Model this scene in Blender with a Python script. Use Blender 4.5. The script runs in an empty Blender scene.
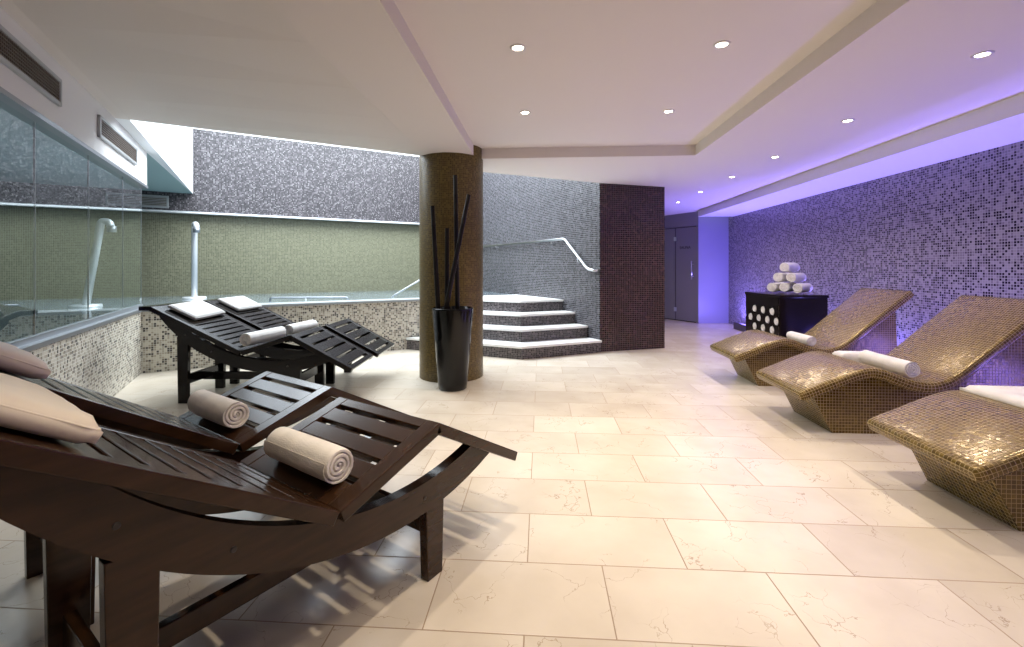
import bpy, bmesh, math, random
from mathutils import Vector, Matrix, noise
random.seed(7)
S = bpy.context.scene
COL = S.collection
F = 449.0                      # focal length in pixels of the 1024 wide frame
CAMZ = 1.2
D = Vector((.0645, .9979)); R_ = Vector((.9979, -.0645))     # room axes: depth, right
A3 = math.radians(-3.7)
def UV(u, v): p = D*u + R_*v; return (p.x, p.y)
WL = Vector((-.4932, .8699))                                # pool side walls run this way
LD = Vector((-.4776, .8786)); WN = Vector((.8786, .4776))    # left wall direction, its normal into the room
def lw(Y): return Vector((-1.428 - .5436*Y, Y))                # point of the left wall line at depth Y
ZC, ZT = 2.385, 2.495          # ceiling, raised ceiling panel

# ------------------------------------------------------------------ materials
def newmat(name):
    m = bpy.data.materials.new(name); m.use_nodes = True
    nt = m.node_tree; b = nt.nodes['Principled BSDF']
    return m, nt, b
def link(nt, a, b): nt.links.new(a, b)
def node(nt, t, **kw):
    n = nt.nodes.new(t)
    for k, v in kw.items(): setattr(n, k, v)
    return n
def c4(c): return (c[0], c[1], c[2], 1)
def plain(name, col, rough=.5, metal=0, bump=0, scale=40, var=0, spec=.5, emit=None, es=0):
    m, nt, b = newmat(name)
    b.inputs['Base Color'].default_value = c4(col)
    b.inputs['Roughness'].default_value = rough; b.inputs['Metallic'].default_value = metal
    b.inputs['Specular IOR Level'].default_value = spec
    if emit: b.inputs['Emission Color'].default_value = c4(emit); b.inputs['Emission Strength'].default_value = es
    tc = node(nt, 'ShaderNodeTexCoord')
    n = node(nt, 'ShaderNodeTexNoise'); n.inputs['Scale'].default_value = scale; n.inputs['Detail'].default_value = 4
    link(nt, tc.outputs['Object'], n.inputs['Vector'])
    if var:
        r = node(nt, 'ShaderNodeMix', data_type='RGBA', blend_type='MIX')
        r.inputs['A'].default_value = c4([x*(1-var) for x in col]); r.inputs['B'].default_value = c4([min(1, x*(1+var)) for x in col])
        link(nt, n.outputs['Fac'], r.inputs['Factor']); link(nt, r.outputs['Result'], b.inputs['Base Color'])
    if bump:
        bp = node(nt, 'ShaderNodeBump'); bp.inputs['Strength'].default_value = bump; bp.inputs['Distance'].default_value = .01
        link(nt, n.outputs['Fac'], bp.inputs['Height']); link(nt, bp.outputs['Normal'], b.inputs['Normal'])
    return m
def grid_nodes(nt, sx, sy, ox=0, oy=0, stagger=0):
    """tile grid on the UV map (metres): returns (cell vector, distance to the cell's edge in metres)"""
    uv = node(nt, 'ShaderNodeUVMap')
    sep = node(nt, 'ShaderNodeSeparateXYZ'); link(nt, uv.outputs['UV'], sep.inputs[0])
    def M(op, a, b=None):
        n = node(nt, 'ShaderNodeMath', operation=op)
        for i, x in enumerate((a, b)):
            if x is None: continue
            if isinstance(x, (int, float)): n.inputs[i].default_value = x
            else: link(nt, x, n.inputs[i])
        return n.outputs[0]
    y = M('DIVIDE', M('SUBTRACT', sep.outputs['Y'], oy), sy)
    row = M('FLOOR', y)
    x = M('DIVIDE', M('SUBTRACT', sep.outputs['X'], ox), sx)
    if stagger:
        x = M('ADD', x, M('MULTIPLY', M('FLOORED_MODULO', row, 2.0), stagger))
    cx = M('FLOOR', x)
    fx = M('SUBTRACT', x, cx); fy = M('SUBTRACT', y, row)
    ex = M('MULTIPLY', M('SUBTRACT', .5, M('ABSOLUTE', M('SUBTRACT', fx, .5))), sx)
    ey = M('MULTIPLY', M('SUBTRACT', .5, M('ABSOLUTE', M('SUBTRACT', fy, .5))), sy)
    comb = node(nt, 'ShaderNodeCombineXYZ'); link(nt, cx, comb.inputs[0]); link(nt, row, comb.inputs[1])
    return comb.outputs[0], M('MINIMUM', ex, ey), M
def mosaic(name, size, palette, grout, rough=.22, metal=0, gap=.0022, tilt=.05, spec=.5, lowfreq=None):
    m, nt, b = newmat(name)
    cell, edge, M = grid_nodes(nt, size, size)
    wn = node(nt, 'ShaderNodeTexWhiteNoise', noise_dimensions='2D'); link(nt, cell, wn.inputs['Vector'])
    ramp = node(nt, 'ShaderNodeValToRGB'); ramp.color_ramp.interpolation = 'CONSTANT'
    el = ramp.color_ramp.elements
    while len(el) < len(palette): el.new(.5)
    for e, (p, c) in zip(el, palette): e.position = p; e.color = c4(c)
    link(nt, wn.outputs['Value'], ramp.inputs['Fac'])
    mask = M('LESS_THAN', edge, gap)
    mx = node(nt, 'ShaderNodeMix', data_type='RGBA'); link(nt, mask, mx.inputs['Factor'])
    link(nt, ramp.outputs['Color'], mx.inputs['A']); mx.inputs['B'].default_value = c4(grout)
    link(nt, mx.outputs['Result'], b.inputs['Base Color'])
    link(nt, M('ADD', M('MULTIPLY', mask, .55), rough), b.inputs['Roughness'])
    if metal: link(nt, M('MULTIPLY', M('SUBTRACT', 1.0, mask), metal), b.inputs['Metallic'])
    b.inputs['Specular IOR Level'].default_value = spec
    # each tessera sits at its own slight tilt
    g = node(nt, 'ShaderNodeNewGeometry')
    s1 = node(nt, 'ShaderNodeVectorMath', operation='SUBTRACT'); link(nt, wn.outputs['Color'], s1.inputs[0]); s1.inputs[1].default_value = (.5, .5, .5)
    s2 = node(nt, 'ShaderNodeVectorMath', operation='SCALE'); link(nt, s1.outputs[0], s2.inputs[0]); s2.inputs['Scale'].default_value = tilt*2
    s3 = node(nt, 'ShaderNodeVectorMath', operation='ADD'); link(nt, g.outputs['Normal'], s3.inputs[0]); link(nt, s2.outputs[0], s3.inputs[1])
    s4 = node(nt, 'ShaderNodeVectorMath', operation='NORMALIZE'); link(nt, s3.outputs[0], s4.inputs[0])
    bp = node(nt, 'ShaderNodeBump'); bp.inputs['Strength'].default_value = .5; bp.inputs['Distance'].default_value = .002
    h = M('MINIMUM', M('DIVIDE', edge, gap*1.6), 1.0)
    link(nt, h, bp.inputs['Height']); link(nt, s4.outputs[0], bp.inputs['Normal']); link(nt, bp.outputs['Normal'], b.inputs['Normal'])
    return m
def wood(name, c1, c2, rough=.3, spec=.35):
    m, nt, b = newmat(name)
    tc = node(nt, 'ShaderNodeTexCoord'); mp = node(nt, 'ShaderNodeMapping'); mp.inputs['Scale'].default_value = (3, 20, 20)
    link(nt, tc.outputs['Object'], mp.inputs['Vector'])
    n = node(nt, 'ShaderNodeTexNoise'); n.inputs['Scale'].default_value = 2; n.inputs['Detail'].default_value = 4
    link(nt, mp.outputs[0], n.inputs['Vector'])
    rp = node(nt, 'ShaderNodeValToRGB'); rp.color_ramp.elements[0].position = .25; rp.color_ramp.elements[1].position = .8
    rp.color_ramp.elements[0].color = c4(c1); rp.color_ramp.elements[1].color = c4(c2)
    link(nt, n.outputs['Fac'], rp.inputs['Fac']); link(nt, rp.outputs['Color'], b.inputs['Base Color'])
    b.inputs['Roughness'].default_value = rough; b.inputs['Specular IOR Level'].default_value = spec
    return m
def floor_mat():
    m, nt, b = newmat('cream_marble_tiles')
    cell, edge, M = grid_nodes(nt, .636, .361, -.055, 1.824, .53)
    wn = node(nt, 'ShaderNodeTexWhiteNoise', noise_dimensions='2D'); link(nt, cell, wn.inputs['Vector'])
    uv = node(nt, 'ShaderNodeUVMap')
    sc = node(nt, 'ShaderNodeVectorMath', operation='SCALE'); link(nt, wn.outputs['Color'], sc.inputs[0]); sc.inputs['Scale'].default_value = 30
    ad = node(nt, 'ShaderNodeVectorMath', operation='ADD'); link(nt, uv.outputs['UV'], ad.inputs[0]); link(nt, sc.outputs[0], ad.inputs[1])
    wp = node(nt, 'ShaderNodeTexNoise'); wp.inputs['Scale'].default_value = 5; wp.inputs['Detail'].default_value = 5; link(nt, ad.outputs[0], wp.inputs['Vector'])
    w2 = node(nt, 'ShaderNodeVectorMath', operation='SCALE'); link(nt, wp.outputs['Color'], w2.inputs[0]); w2.inputs['Scale'].default_value = .42
    a2 = node(nt, 'ShaderNodeVectorMath', operation='ADD'); link(nt, ad.outputs[0], a2.inputs[0]); link(nt, w2.outputs[0], a2.inputs[1])
    vo = node(nt, 'ShaderNodeTexVoronoi', feature='DISTANCE_TO_EDGE'); vo.inputs['Scale'].default_value = 4.2; link(nt, a2.outputs[0], vo.inputs['Vector'])
    mk = node(nt, 'ShaderNodeTexNoise'); mk.inputs['Scale'].default_value = 4.5; mk.inputs['Detail'].default_value = 3; link(nt, ad.outputs[0], mk.inputs['Vector'])
    vein = M('MULTIPLY', M('LESS_THAN', vo.outputs['Distance'], .0055), M('MINIMUM', M('MAXIMUM', M('MULTIPLY', M('SUBTRACT', mk.outputs['Fac'], .48), 6.0), 0.0), .55))
    cloud = node(nt, 'ShaderNodeTexNoise'); cloud.inputs['Scale'].default_value = 3; cloud.inputs['Detail'].default_value = 6; link(nt, ad.outputs[0], cloud.inputs['Vector'])
    rp = node(nt, 'ShaderNodeValToRGB'); rp.color_ramp.elements[0].position = .3; rp.color_ramp.elements[1].position = .7
    rp.color_ramp.elements[0].color = (.56, .49, .395, 1); rp.color_ramp.elements[1].color = (.66, .59, .49, 1)
    link(nt, cloud.outputs['Fac'], rp.inputs['Fac'])
    tint = node(nt, 'ShaderNodeMix', data_type='RGBA', blend_type='MULTIPLY'); tint.inputs['Factor'].default_value = 1
    tr = node(nt, 'ShaderNodeValToRGB'); tr.color_ramp.elements[0].color = (.86, .85, .83, 1); tr.color_ramp.elements[1].color = (1, 1, 1, 1)
    link(nt, wn.outputs['Value'], tr.inputs['Fac']); link(nt, rp.outputs['Color'], tint.inputs['A']); link(nt, tr.outputs['Color'], tint.inputs['B'])
    mv = node(nt, 'ShaderNodeMix', data_type='RGBA'); link(nt, vein, mv.inputs['Factor']); link(nt, tint.outputs['Result'], mv.inputs['A']); mv.inputs['B'].default_value = (.22, .14, .08, 1)
    joint = M('LESS_THAN', edge, .0022)
    mj = node(nt, 'ShaderNodeMix', data_type='RGBA'); link(nt, joint, mj.inputs['Factor']); link(nt, mv.outputs['Result'], mj.inputs['A']); mj.inputs['B'].default_value = (.28, .2, .13, 1)
    link(nt, mj.outputs['Result'], b.inputs['Base Color'])
    link(nt, M('ADD', M('MULTIPLY', joint, .4), .27), b.inputs['Roughness'])
    bp = node(nt, 'ShaderNodeBump'); bp.inputs['Strength'].default_value = .4; bp.inputs['Distance'].default_value = .002
    link(nt, M('MINIMUM', M('DIVIDE', edge, .004), 1.0), bp.inputs['Height']); link(nt, bp.outputs['Normal'], b.inputs['Normal'])
    return m
def glass_mat():
    m, nt, b = newmat('clear_glass'); nt.nodes.remove(b)
    out = nt.nodes['Material Output']
    t = node(nt, 'ShaderNodeBsdfTransparent'); t.inputs['Color'].default_value = (.84, .92, .92, 1)
    g = node(nt, 'ShaderNodeBsdfGlossy'); g.inputs['Roughness'].default_value = .0; g.inputs['Color'].default_value = (.95, 1, 1, 1)
    fr = node(nt, 'ShaderNodeFresnel'); gm = node(nt, 'ShaderNodeNewGeometry')
    ior = node(nt, 'ShaderNodeMapRange'); ior.inputs['To Min'].default_value = 2.6; ior.inputs['To Max'].default_value = 1/2.6
    link(nt, gm.outputs['Backfacing'], ior.inputs['Value']); link(nt, ior.outputs[0], fr.inputs['IOR'])
    mx = node(nt, 'ShaderNodeMixShader'); link(nt, fr.outputs[0], mx.inputs[0]); link(nt, t.outputs[0], mx.inputs[1]); link(nt, g.outputs[0], mx.inputs[2])
    link(nt, mx.outputs[0], out.inputs['Surface'])
    return m
def water_mat():
    m, nt, b = newmat('pool_water')
    b.inputs['Base Color'].default_value = (.20, .25, .28, 1); b.inputs['Roughness'].default_value = .06
    b.inputs['IOR'].default_value = 1.33; b.inputs['Transmission Weight'].default_value = .25
    tc = node(nt, 'ShaderNodeTexCoord'); n = node(nt, 'ShaderNodeTexNoise'); n.inputs['Scale'].default_value = 5; n.inputs['Detail'].default_value = 2
    link(nt, tc.outputs['Object'], n.inputs['Vector'])
    bp = node(nt, 'ShaderNodeBump'); bp.inputs['Strength'].default_value = .12; bp.inputs['Distance'].default_value = .03
    link(nt, n.outputs['Fac'], bp.inputs['Height']); link(nt, bp.outputs['Normal'], b.inputs['Normal'])
    return m
def terry(name, col):
    m, nt, b = newmat(name)
    b.inputs['Roughness'].default_value = .95; b.inputs['Specular IOR Level'].default_value = .1
    b.inputs['Sheen Weight'].default_value = .3
    tc = node(nt, 'ShaderNodeTexCoord')
    n = node(nt, 'ShaderNodeTexNoise'); n.inputs['Scale'].default_value = 220; n.inputs['Detail'].default_value = 3; link(nt, tc.outputs['Object'], n.inputs['Vector'])
    n2 = node(nt, 'ShaderNodeTexNoise'); n2.inputs['Scale'].default_value = 14; n2.inputs['Detail'].default_value = 3; link(nt, tc.outputs['Object'], n2.inputs['Vector'])
    rp = node(nt, 'ShaderNodeValToRGB'); rp.color_ramp.elements[0].position = .3; rp.color_ramp.elements[1].position = .65
    rp.color_ramp.elements[0].color = c4([x*.86 for x in col]); rp.color_ramp.elements[1].color = c4(col)
    link(nt, n2.outputs['Fac'], rp.inputs['Fac']); link(nt, rp.outputs['Color'], b.inputs['Base Color'])
    bp = node(nt, 'ShaderNodeBump'); bp.inputs['Strength'].default_value = .5; bp.inputs['Distance'].default_value = .004
    link(nt, n.outputs['Fac'], bp.inputs['Height']); link(nt, bp.outputs['Normal'], b.inputs['Normal'])
    return m

M = {}
M['paint'] = plain('ceiling_paint', (.74, .69, .65), .75, bump=.02, scale=60, spec=.25)
M['teal_lit_paint'] = plain('teal_lit_ceiling_paint', (.36, .50, .51), .7, spec=.2)  # ceiling paint with teal light off the water put into its colour
M['white'] = plain('white_paint', (.76, .75, .75), .7, bump=.02, scale=60, spec=.25)
M['bright'] = plain('bright_white_paint', (.88, .9, .92), .7, bump=.02, scale=60, spec=.2)
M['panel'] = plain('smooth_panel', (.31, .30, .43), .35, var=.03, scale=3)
M['wall_r'] = mosaic('lilac_mosaic', .0245, [(0, (.022, .015, .028)), (.29, (.11, .092, .115)), (.48, (.22, .195, .225)), (.74, (.31, .28, .30))], (.33, .30, .33), .22, gap=.0027)
M['wall_b'] = mosaic('grey_mosaic', .022, [(0, (.012, .010, .012)), (.36, (.042, .035, .041)), (.62, (.085, .074, .082)), (.86, (.17, .158, .165))], (.085, .078, .086), .34, gap=.002, tilt=.03)
M['green'] = mosaic('olive_mosaic', .026, [(0, (.098, .096, .056)), (.4, (.122, .12, .071)), (.8, (.15, .148, .09))], (.23, .23, .165), .32, gap=.0024)
M['beige'] = mosaic('beige_mosaic', .0245, [(0, (.07, .06, .055)), (.15, (.22, .185, .14)), (.32, (.40, .36, .29)), (.6, (.58, .54, .45))], (.62, .60, .54), .25, gap=.0018)
M['plum'] = mosaic('plum_mosaic', .0285, [(0, (.010, .0045, .006)), (.5, (.024, .010, .012)), (.82, (.05, .023, .022))], (.125, .078, .08), .22, gap=.0026)
M['steel_mos'] = mosaic('steel_grey_mosaic', .0285, [(0, (.018, .017, .02)), (.4, (.036, .035, .041)), (.75, (.075, .072, .082))], (.155, .15, .165), .22, tilt=.08, gap=.0027)
M['riser'] = mosaic('dark_step_mosaic', .0235, [(0, (.018, .014, .017)), (.4, (.05, .042, .046)), (.75, (.12, .10, .105))], (.2, .18, .18), .25, gap=.0018)
M['colm'] = mosaic('bronze_mosaic', .0195, [(0, (.072, .046, .008)), (.5, (.098, .064, .012)), (.8, (.13, .09, .02))], (.16, .115, .045), .28, gap=.0016, spec=.4)
M['gold'] = mosaic('gold_mosaic', .0212, [(0, (.105, .060, .006)), (.4, (.14, .086, .010)), (.8, (.19, .122, .018))], (.42, .33, .18), .24, metal=.3, tilt=.03, gap=.0012, spec=.55)
M['floor'] = floor_mat()
M['wood'] = wood('espresso_wood_warm_lit', (.022, .0095, .0038), (.046, .020, .0085), .2, .35)  # warm light on the front pair put into the shared espresso colour
M['wood_dark_copy'] = wood('espresso_wood_dark_copy', (.006, .004, .003), (.012, .008, .006), .15, .28)  # darker espresso copy: back pair's cooler light put into the colour; also on cabinet
M['towel'] = terry('white_terry', (.78, .755, .72))
M['towel_c'] = terry('cream_terry', (.90, .84, .74))
M['towel_p'] = terry('oatmeal_terry', (.84, .78, .71))
M['pillow_c'] = plain('cream_leatherette', (.80, .71, .56), .5, bump=.25, scale=9, var=.06)
M['pillow_b'] = plain('beige_leatherette', (.76, .67, .58), .5, bump=.25, scale=9, var=.06)
M['pillow_w'] = plain('white_leatherette', (.52, .505, .48), .5, bump=.2, scale=9, var=.04)
M['steel'] = plain('brushed_steel', (.62, .63, .65), .28, 1, bump=.03, scale=120)
M['satin'] = plain('satin_steel', (.78, .80, .82), .4, .45)
M['alu'] = plain('grey_aluminium', (.34, .36, .39), .4, .8)
M['frame'] = plain('grey_vent_frame', (.45, .46, .47), .45, .5)
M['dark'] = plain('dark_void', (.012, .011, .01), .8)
M['slat'] = plain('vent_grid', (.16, .13, .105), .5, .3)
M['black'] = plain('black_glaze', (.003, .003, .003), .14, spec=.35, bump=.03, scale=6)
M['bamboo'] = plain('black_bamboo', (.006, .004, .0035), .35, var=.3, scale=20, spec=.3)
M['lamp'] = plain('lamp_glow', (1, .95, .85), .4, emit=(1, .86, .66), es=28)
M['led'] = plain('blue_led', (.5, .5, 1), .4, emit=(.22, .20, 1), es=14)
M['trim'] = plain('white_metal', (.72, .70, .68), .35, .4)
M['stone'] = plain('white_stone', (.78, .77, .75), .4, var=.04, scale=12)
M['coping'] = plain('grey_coping', (.30, .32, .33), .35, var=.04, scale=12)
M['bolt'] = plain('dark_bolt', (.05, .045, .04), .4, .6)
M['door'] = plain('smoked_door', (.24, .225, .25), .3, spec=.4)
M['plinth'] = plain('dark_plinth', (.06, .05, .06), .35)
M['ink'] = plain('black_letters', (.01, .01, .012), .5)
M['glass'] = glass_mat(); M['water'] = water_mat()

# ------------------------------------------------------------------ mesh helpers
def box_uv(bm):
    uv = bm.loops.layers.uv.verify()
    bm.normal_update()
    for f in bm.faces:
        n = f.normal
        if abs(n.z) > .9:
            for l in f.loops: l[uv].uv = (l.vert.co.x, l.vert.co.y)
        else:
            t = Vector((-n.y, n.x, 0)).normalized(); k = max(.3, math.sqrt(max(0, 1-n.z*n.z)))
            for l in f.loops: l[uv].uv = (l.vert.co.dot(t), l.vert.co.z/k)
def obj(name, bm, m, parent=None, smooth=False, uv=True):
    bmesh.ops.recalc_face_normals(bm, faces=bm.faces[:]) if smooth != 'keep' else None
    if uv: box_uv(bm)
    me = bpy.data.meshes.new(name); bm.to_mesh(me); bm.free()
    if smooth is True:
        for p in me.polygons: p.use_smooth = True
    me.materials.append(m)
    o = bpy.data.objects.new(name, me); COL.objects.link(o)
    if parent is not None: o.parent = parent
    return o
def auto_smooth(o, deg=40):
    for p in o.data.polygons: p.use_smooth = True
    o.data.set_sharp_from_angle(angle=math.radians(deg))
    return o
def empty(name, loc=(0, 0, 0), rz=0):
    o = bpy.data.objects.new(name, None); COL.objects.link(o); o.location = loc; o.rotation_euler = (0, 0, rz)
    o.empty_display_size = .1
    return o
def tag(o, label, cat, group=None):
    o['label'] = label; o['category'] = cat
    if group: o['group'] = group
    return o
def struct(o): o['kind'] = 'structure'; return o
def copy_tree(o, parent=None):
    c = o.copy(); COL.objects.link(c)
    if parent is not None: c.parent = parent
    for ch in list(o.children): copy_tree(ch, c)
    return c
def add_box(bm, c, s, M4=None, bev=0, taper=None):
    r = bmesh.ops.create_cube(bm, size=1)
    vs = r['verts']
    for v in vs:
        p = Vector((v.co.x*s[0], v.co.y*s[1], v.co.z*s[2]))
        if taper and v.co.z < 0: p.x *= taper
        v.co = p
    if bev:
        es = list({e for v in vs for e in v.link_edges})
        rr = bmesh.ops.bevel(bm, geom=es, offset=bev, segments=2, affect='EDGES', profile=.5)
        vs = list({v for f in rr['faces'] for v in f.verts} | {v for v in vs if v.is_valid})
    for v in vs:
        v.co += Vector(c)
    if M4 is not None: bmesh.ops.transform(bm, matrix=M4, verts=vs)
    return vs
def add_poly(bm, pts):
    return bm.faces.new([bm.verts.new(p) for p in pts])
def add_prism(bm, pts, z0, z1):
    """vertical prism over plan points; z1 may be a list"""
    n = len(pts); zz0 = z0 if isinstance(z0, (list, tuple)) else [z0]*n; zz1 = z1 if isinstance(z1, (list, tuple)) else [z1]*n
    b = [bm.verts.new((p[0], p[1], z)) for p, z in zip(pts, zz0)]; t = [bm.verts.new((p[0], p[1], z)) for p, z in zip(pts, zz1)]
    bm.faces.new(b[::-1]); bm.faces.new(t)
    for i in range(n): bm.faces.new((b[i], b[(i+1) % n], t[(i+1) % n], t[i]))
def slab_between(bm, p, q, z0, z1, thick, side=1):
    """upright slab along p-q, its thickness to the left (side=1) or right of p->q"""
    p = Vector(p[:2]); q = Vector(q[:2]); d = (q-p).normalized(); n = Vector((-d.y, d.x))*thick*side
    add_prism(bm, [p, q, q+n, p+n], z0, z1)
def add_tube(bm, pts, r, seg=12, cap=True, radii=None):
    pts = [Vector(p) for p in pts]; rings = []
    prev = None
    for i, p in enumerate(pts):
        if i == 0: t = pts[1]-p
        elif i == len(pts)-1: t = p-pts[i-1]
        else: t = (pts[i+1]-p).normalized() + (p-pts[i-1]).normalized()
        t.normalize()
        if prev is None:
            a = t.orthogonal().normalized()
        else:
            a = (prev - t*prev.dot(t)).normalized()
        prev = a; b = t.cross(a)
        rr = radii[i] if radii else r
        rings.append([bm.verts.new(p + (a*math.cos(2*math.pi*k/seg) + b*math.sin(2*math.pi*k/seg))*rr) for k in range(seg)])
    for i in range(len(rings)-1):
        for k in range(seg):
            bm.faces.new((rings[i][k], rings[i][(k+1) % seg], rings[i+1][(k+1) % seg], rings[i+1][k]))
    if cap: bm.faces.new(rings[0][::-1]); bm.faces.new(rings[-1])
def add_lathe(bm, prof, seg=32, c=(0, 0, 0), closed=False):
    rings = []
    for r, z in prof:
        if r < 1e-6: rings.append([bm.verts.new((c[0], c[1], c[2]+z))])
        else: rings.append([bm.verts.new((c[0]+r*math.cos(2*math.pi*k/seg), c[1]+r*math.sin(2*math.pi*k/seg), c[2]+z)) for k in range(seg)])
    for i in range(len(rings)-1):
        a, b = rings[i], rings[i+1]
        for k in range(seg):
            k2 = (k+1) % seg
            if len(a) == 1 and len(b) == 1: continue
            if len(a) == 1: bm.faces.new((a[0], b[k2], b[k]))
            elif len(b) == 1: bm.faces.new((a[k], a[k2], b[0]))
            else: bm.faces.new((a[k], a[k2], b[k2], b[k]))
def arc(p, q, r, n=6):
    """round the corners of polyline given as list -> helper for bent tubes"""
    return p
def bend(pts, r, n=6):
    pts = [Vector(p) for p in pts]; out = [pts[0]]
    for i in range(1, len(pts)-1):
        a = (pts[i-1]-pts[i]); b = (pts[i+1]-pts[i]); k = min(r, a.length*.45, b.length*.45)
        a.normalize(); b.normalize()
        p0 = pts[i]+a*k; p2 = pts[i]+b*k
        for j in range(n+1):
            t = j/n; out.append(p0*(1-t)**2 + pts[i]*2*t*(1-t) + p2*t*t)
    out.append(pts[-1]); return out

# ------------------------------------------------------------------ the setting
bm = bmesh.new()
fv = [(-11, -2.6), (5.2, -2.6), (5.2, 12.3), (-11, 12.3)]
f = add_poly(bm, [(x, y, 0) for x, y in fv])
uvl = bm.loops.layers.uv.verify()
for l in f.loops:
    p = Vector((l.vert.co.x, l.vert.co.y)); l[uvl].uv = (p.dot(R_), p.dot(D))
struct(obj('floor', bm, M['floor'], uv=False))

VL, VR, UF = -.715, 1.634, 4.88          # raised panel: left, right, far
VFOLD, US = -1.22, -2.6
VS, ZS, VW = 3.278, 2.249, 3.993         # soffit edge, soffit underside, right wall
S0 = Vector((-3.61, 4.24)); S1 = Vector((-5.63, 7.95))    # skylight left edge
H = Vector(UV(4.75, VFOLD)); G = Vector((-.36, 5.61)); BK = Vector((1.24, 6.34)); BK2 = Vector((2.26, 6.65))
def w2(Y): return Vector((BK.x - .567*(Y-BK.y), Y))       # wall beside the steps
BD = Vector((.8699, .4932))                               # back wall direction
def bw(X): return Vector((X, 10 + .567*(X+2.09)))         # back wall line
bm = bmesh.new()
P3 = lambda p, z: (p[0], p[1], z)
add_poly(bm, [P3(UV(US, VFOLD), ZC), P3(UV(US, VL), ZC), P3(UV(UF, VL), ZC), P3(H, ZC)])
add_poly(bm, [P3(UV(US, VR), ZC), P3(UV(US, VS+.02), ZC), P3(UV(12.3, VS+.02), ZC), P3(UV(12.3, VR), ZC), P3(UV(UF, VR), ZC)])
add_poly(bm, [P3(UV(UF, VL), ZC), P3(UV(UF, VR), ZC), P3(UV(12.3, VR), ZC), (-1.4, 12.2, ZC), P3(w2(10.7), ZC), P3(BK, ZC), P3(G, ZC), P3(H, ZC)])
add_poly(bm, [P3(UV(US, VL), ZT), P3(UV(US, VR), ZT), P3(UV(UF, VR), ZT), P3(UV(UF, VL), ZT)])
for a, b in ((UV(US, VL), UV(UF, VL)), (UV(UF, VL), UV(UF, VR)), (UV(UF, VR), UV(US, VR))):
    add_poly(bm, [P3(a, ZC), P3(b, ZC), P3(b, ZT), P3(a, ZT)])
n = 12                                    # left side rises gently to the wall above the glass
fold = [Vector(UV(US, VFOLD)).lerp(H, i/n) for i in range(n+1)]
left = [lw(-2.4).lerp(S0, i/n) for i in range(n+1)]
for i in range(n):
    add_poly(bm, [P3(fold[i], ZC), P3(fold[i+1], ZC), P3(left[i+1], 2.59), P3(left[i], 2.59)])
    w = lw(-2.4).lerp(lw(4.19), i/n); w_ = lw(-2.4).lerp(lw(4.19), (i+1)/n)
    add_poly(bm, [P3(left[i], 2.59), P3(left[i+1], 2.59), P3(w_-WN*.05, 2.59), P3(w-WN*.05, 2.59)])
bmesh.ops.remove_doubles(bm, verts=bm.verts[:], dist=.0008)
for f in bm.faces:
    if f.normal.z > 0: f.normal_flip()
struct(obj('ceiling', bm, M['paint']))
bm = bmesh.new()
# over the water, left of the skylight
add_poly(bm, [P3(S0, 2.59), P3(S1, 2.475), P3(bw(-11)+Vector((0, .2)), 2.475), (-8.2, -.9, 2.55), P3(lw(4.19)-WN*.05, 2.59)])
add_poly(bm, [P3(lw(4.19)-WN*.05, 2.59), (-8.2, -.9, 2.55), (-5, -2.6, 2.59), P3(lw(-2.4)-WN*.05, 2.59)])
struct(obj('ceiling_pool', bm, M['teal_lit_paint']))
# skylight shaft
bm = bmesh.new(); ZK = 4.3
slab_between(bm, S0, S1, [2.59, 2.475, 2.475, 2.59], ZK, .15, 1)
struct(obj('wall_skylight_left', bm, M['bright']))
bm = bmesh.new()
for a, b in ((S0, H), (H, G), (G, BK)): slab_between(bm, a, b, 2.60 if a is S0 else 2.40, ZK, .12, -1)
struct(obj('wall_skylight_front', bm, M['bright']))
bm = bmesh.new(); slab_between(bm, bw(-6.2)-Vector((-.4932, .8699))*.17, bw(-.6)-Vector((-.4932, .8699))*.17, 3.615, ZK, .3, 1)
struct(obj('wall_skylight_back', bm, M['bright']))
# back wall over the pool: green below, grey bulkhead above
bm = bmesh.new(); slab_between(bm, bw(-11.5), bw(-.5), 0, 2.4, .2, 1); struct(obj('wall_back', bm, M['green']))
bm = bmesh.new(); q = Vector((-.4932, .8699))*.17
slab_between(bm, bw(-11.5)-q, bw(-.55)-q, 2.165, 3.615, .165, 1); struct(obj('wall_back_upper', bm, M['wall_b']))
bm = bmesh.new(); slab_between(bm, bw(-11.5)-q*1.12, bw(-.6)-q*1.12, 2.135, 2.165, .18, 1); struct(obj('trim_1', bm, M['satin']))
# wall beside the steps and the plum block
bm = bmesh.new(); slab_between(bm, BK, w2(10.8), 0, ZK, .1, -1); struct(obj('wall_steps', bm, M['steel_mos']))
bm = bmesh.new(); e = BK2-BK; e.normalize()
add_prism(bm, [BK+Vector((.0, .0)), BK2, BK2+WL*4.6, w2(10.6)+Vector((.12, .05))], 0, ZC)
struct(obj('wall_block', bm, M['plum']))
# left wall: low mosaic wall and bulkhead over the glass
YE = 5.30
bm = bmesh.new(); slab_between(bm, lw(-2.4), lw(YE), 0, .70, .16, 1); struct(obj('wall_left', bm, M['beige']))
bm = bmesh.new(); slab_between(bm, lw(-2.4), lw(YE), 2.15, 2.60, .14, 1); struct(obj('wall_left_upper', bm, M['white']))
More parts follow.
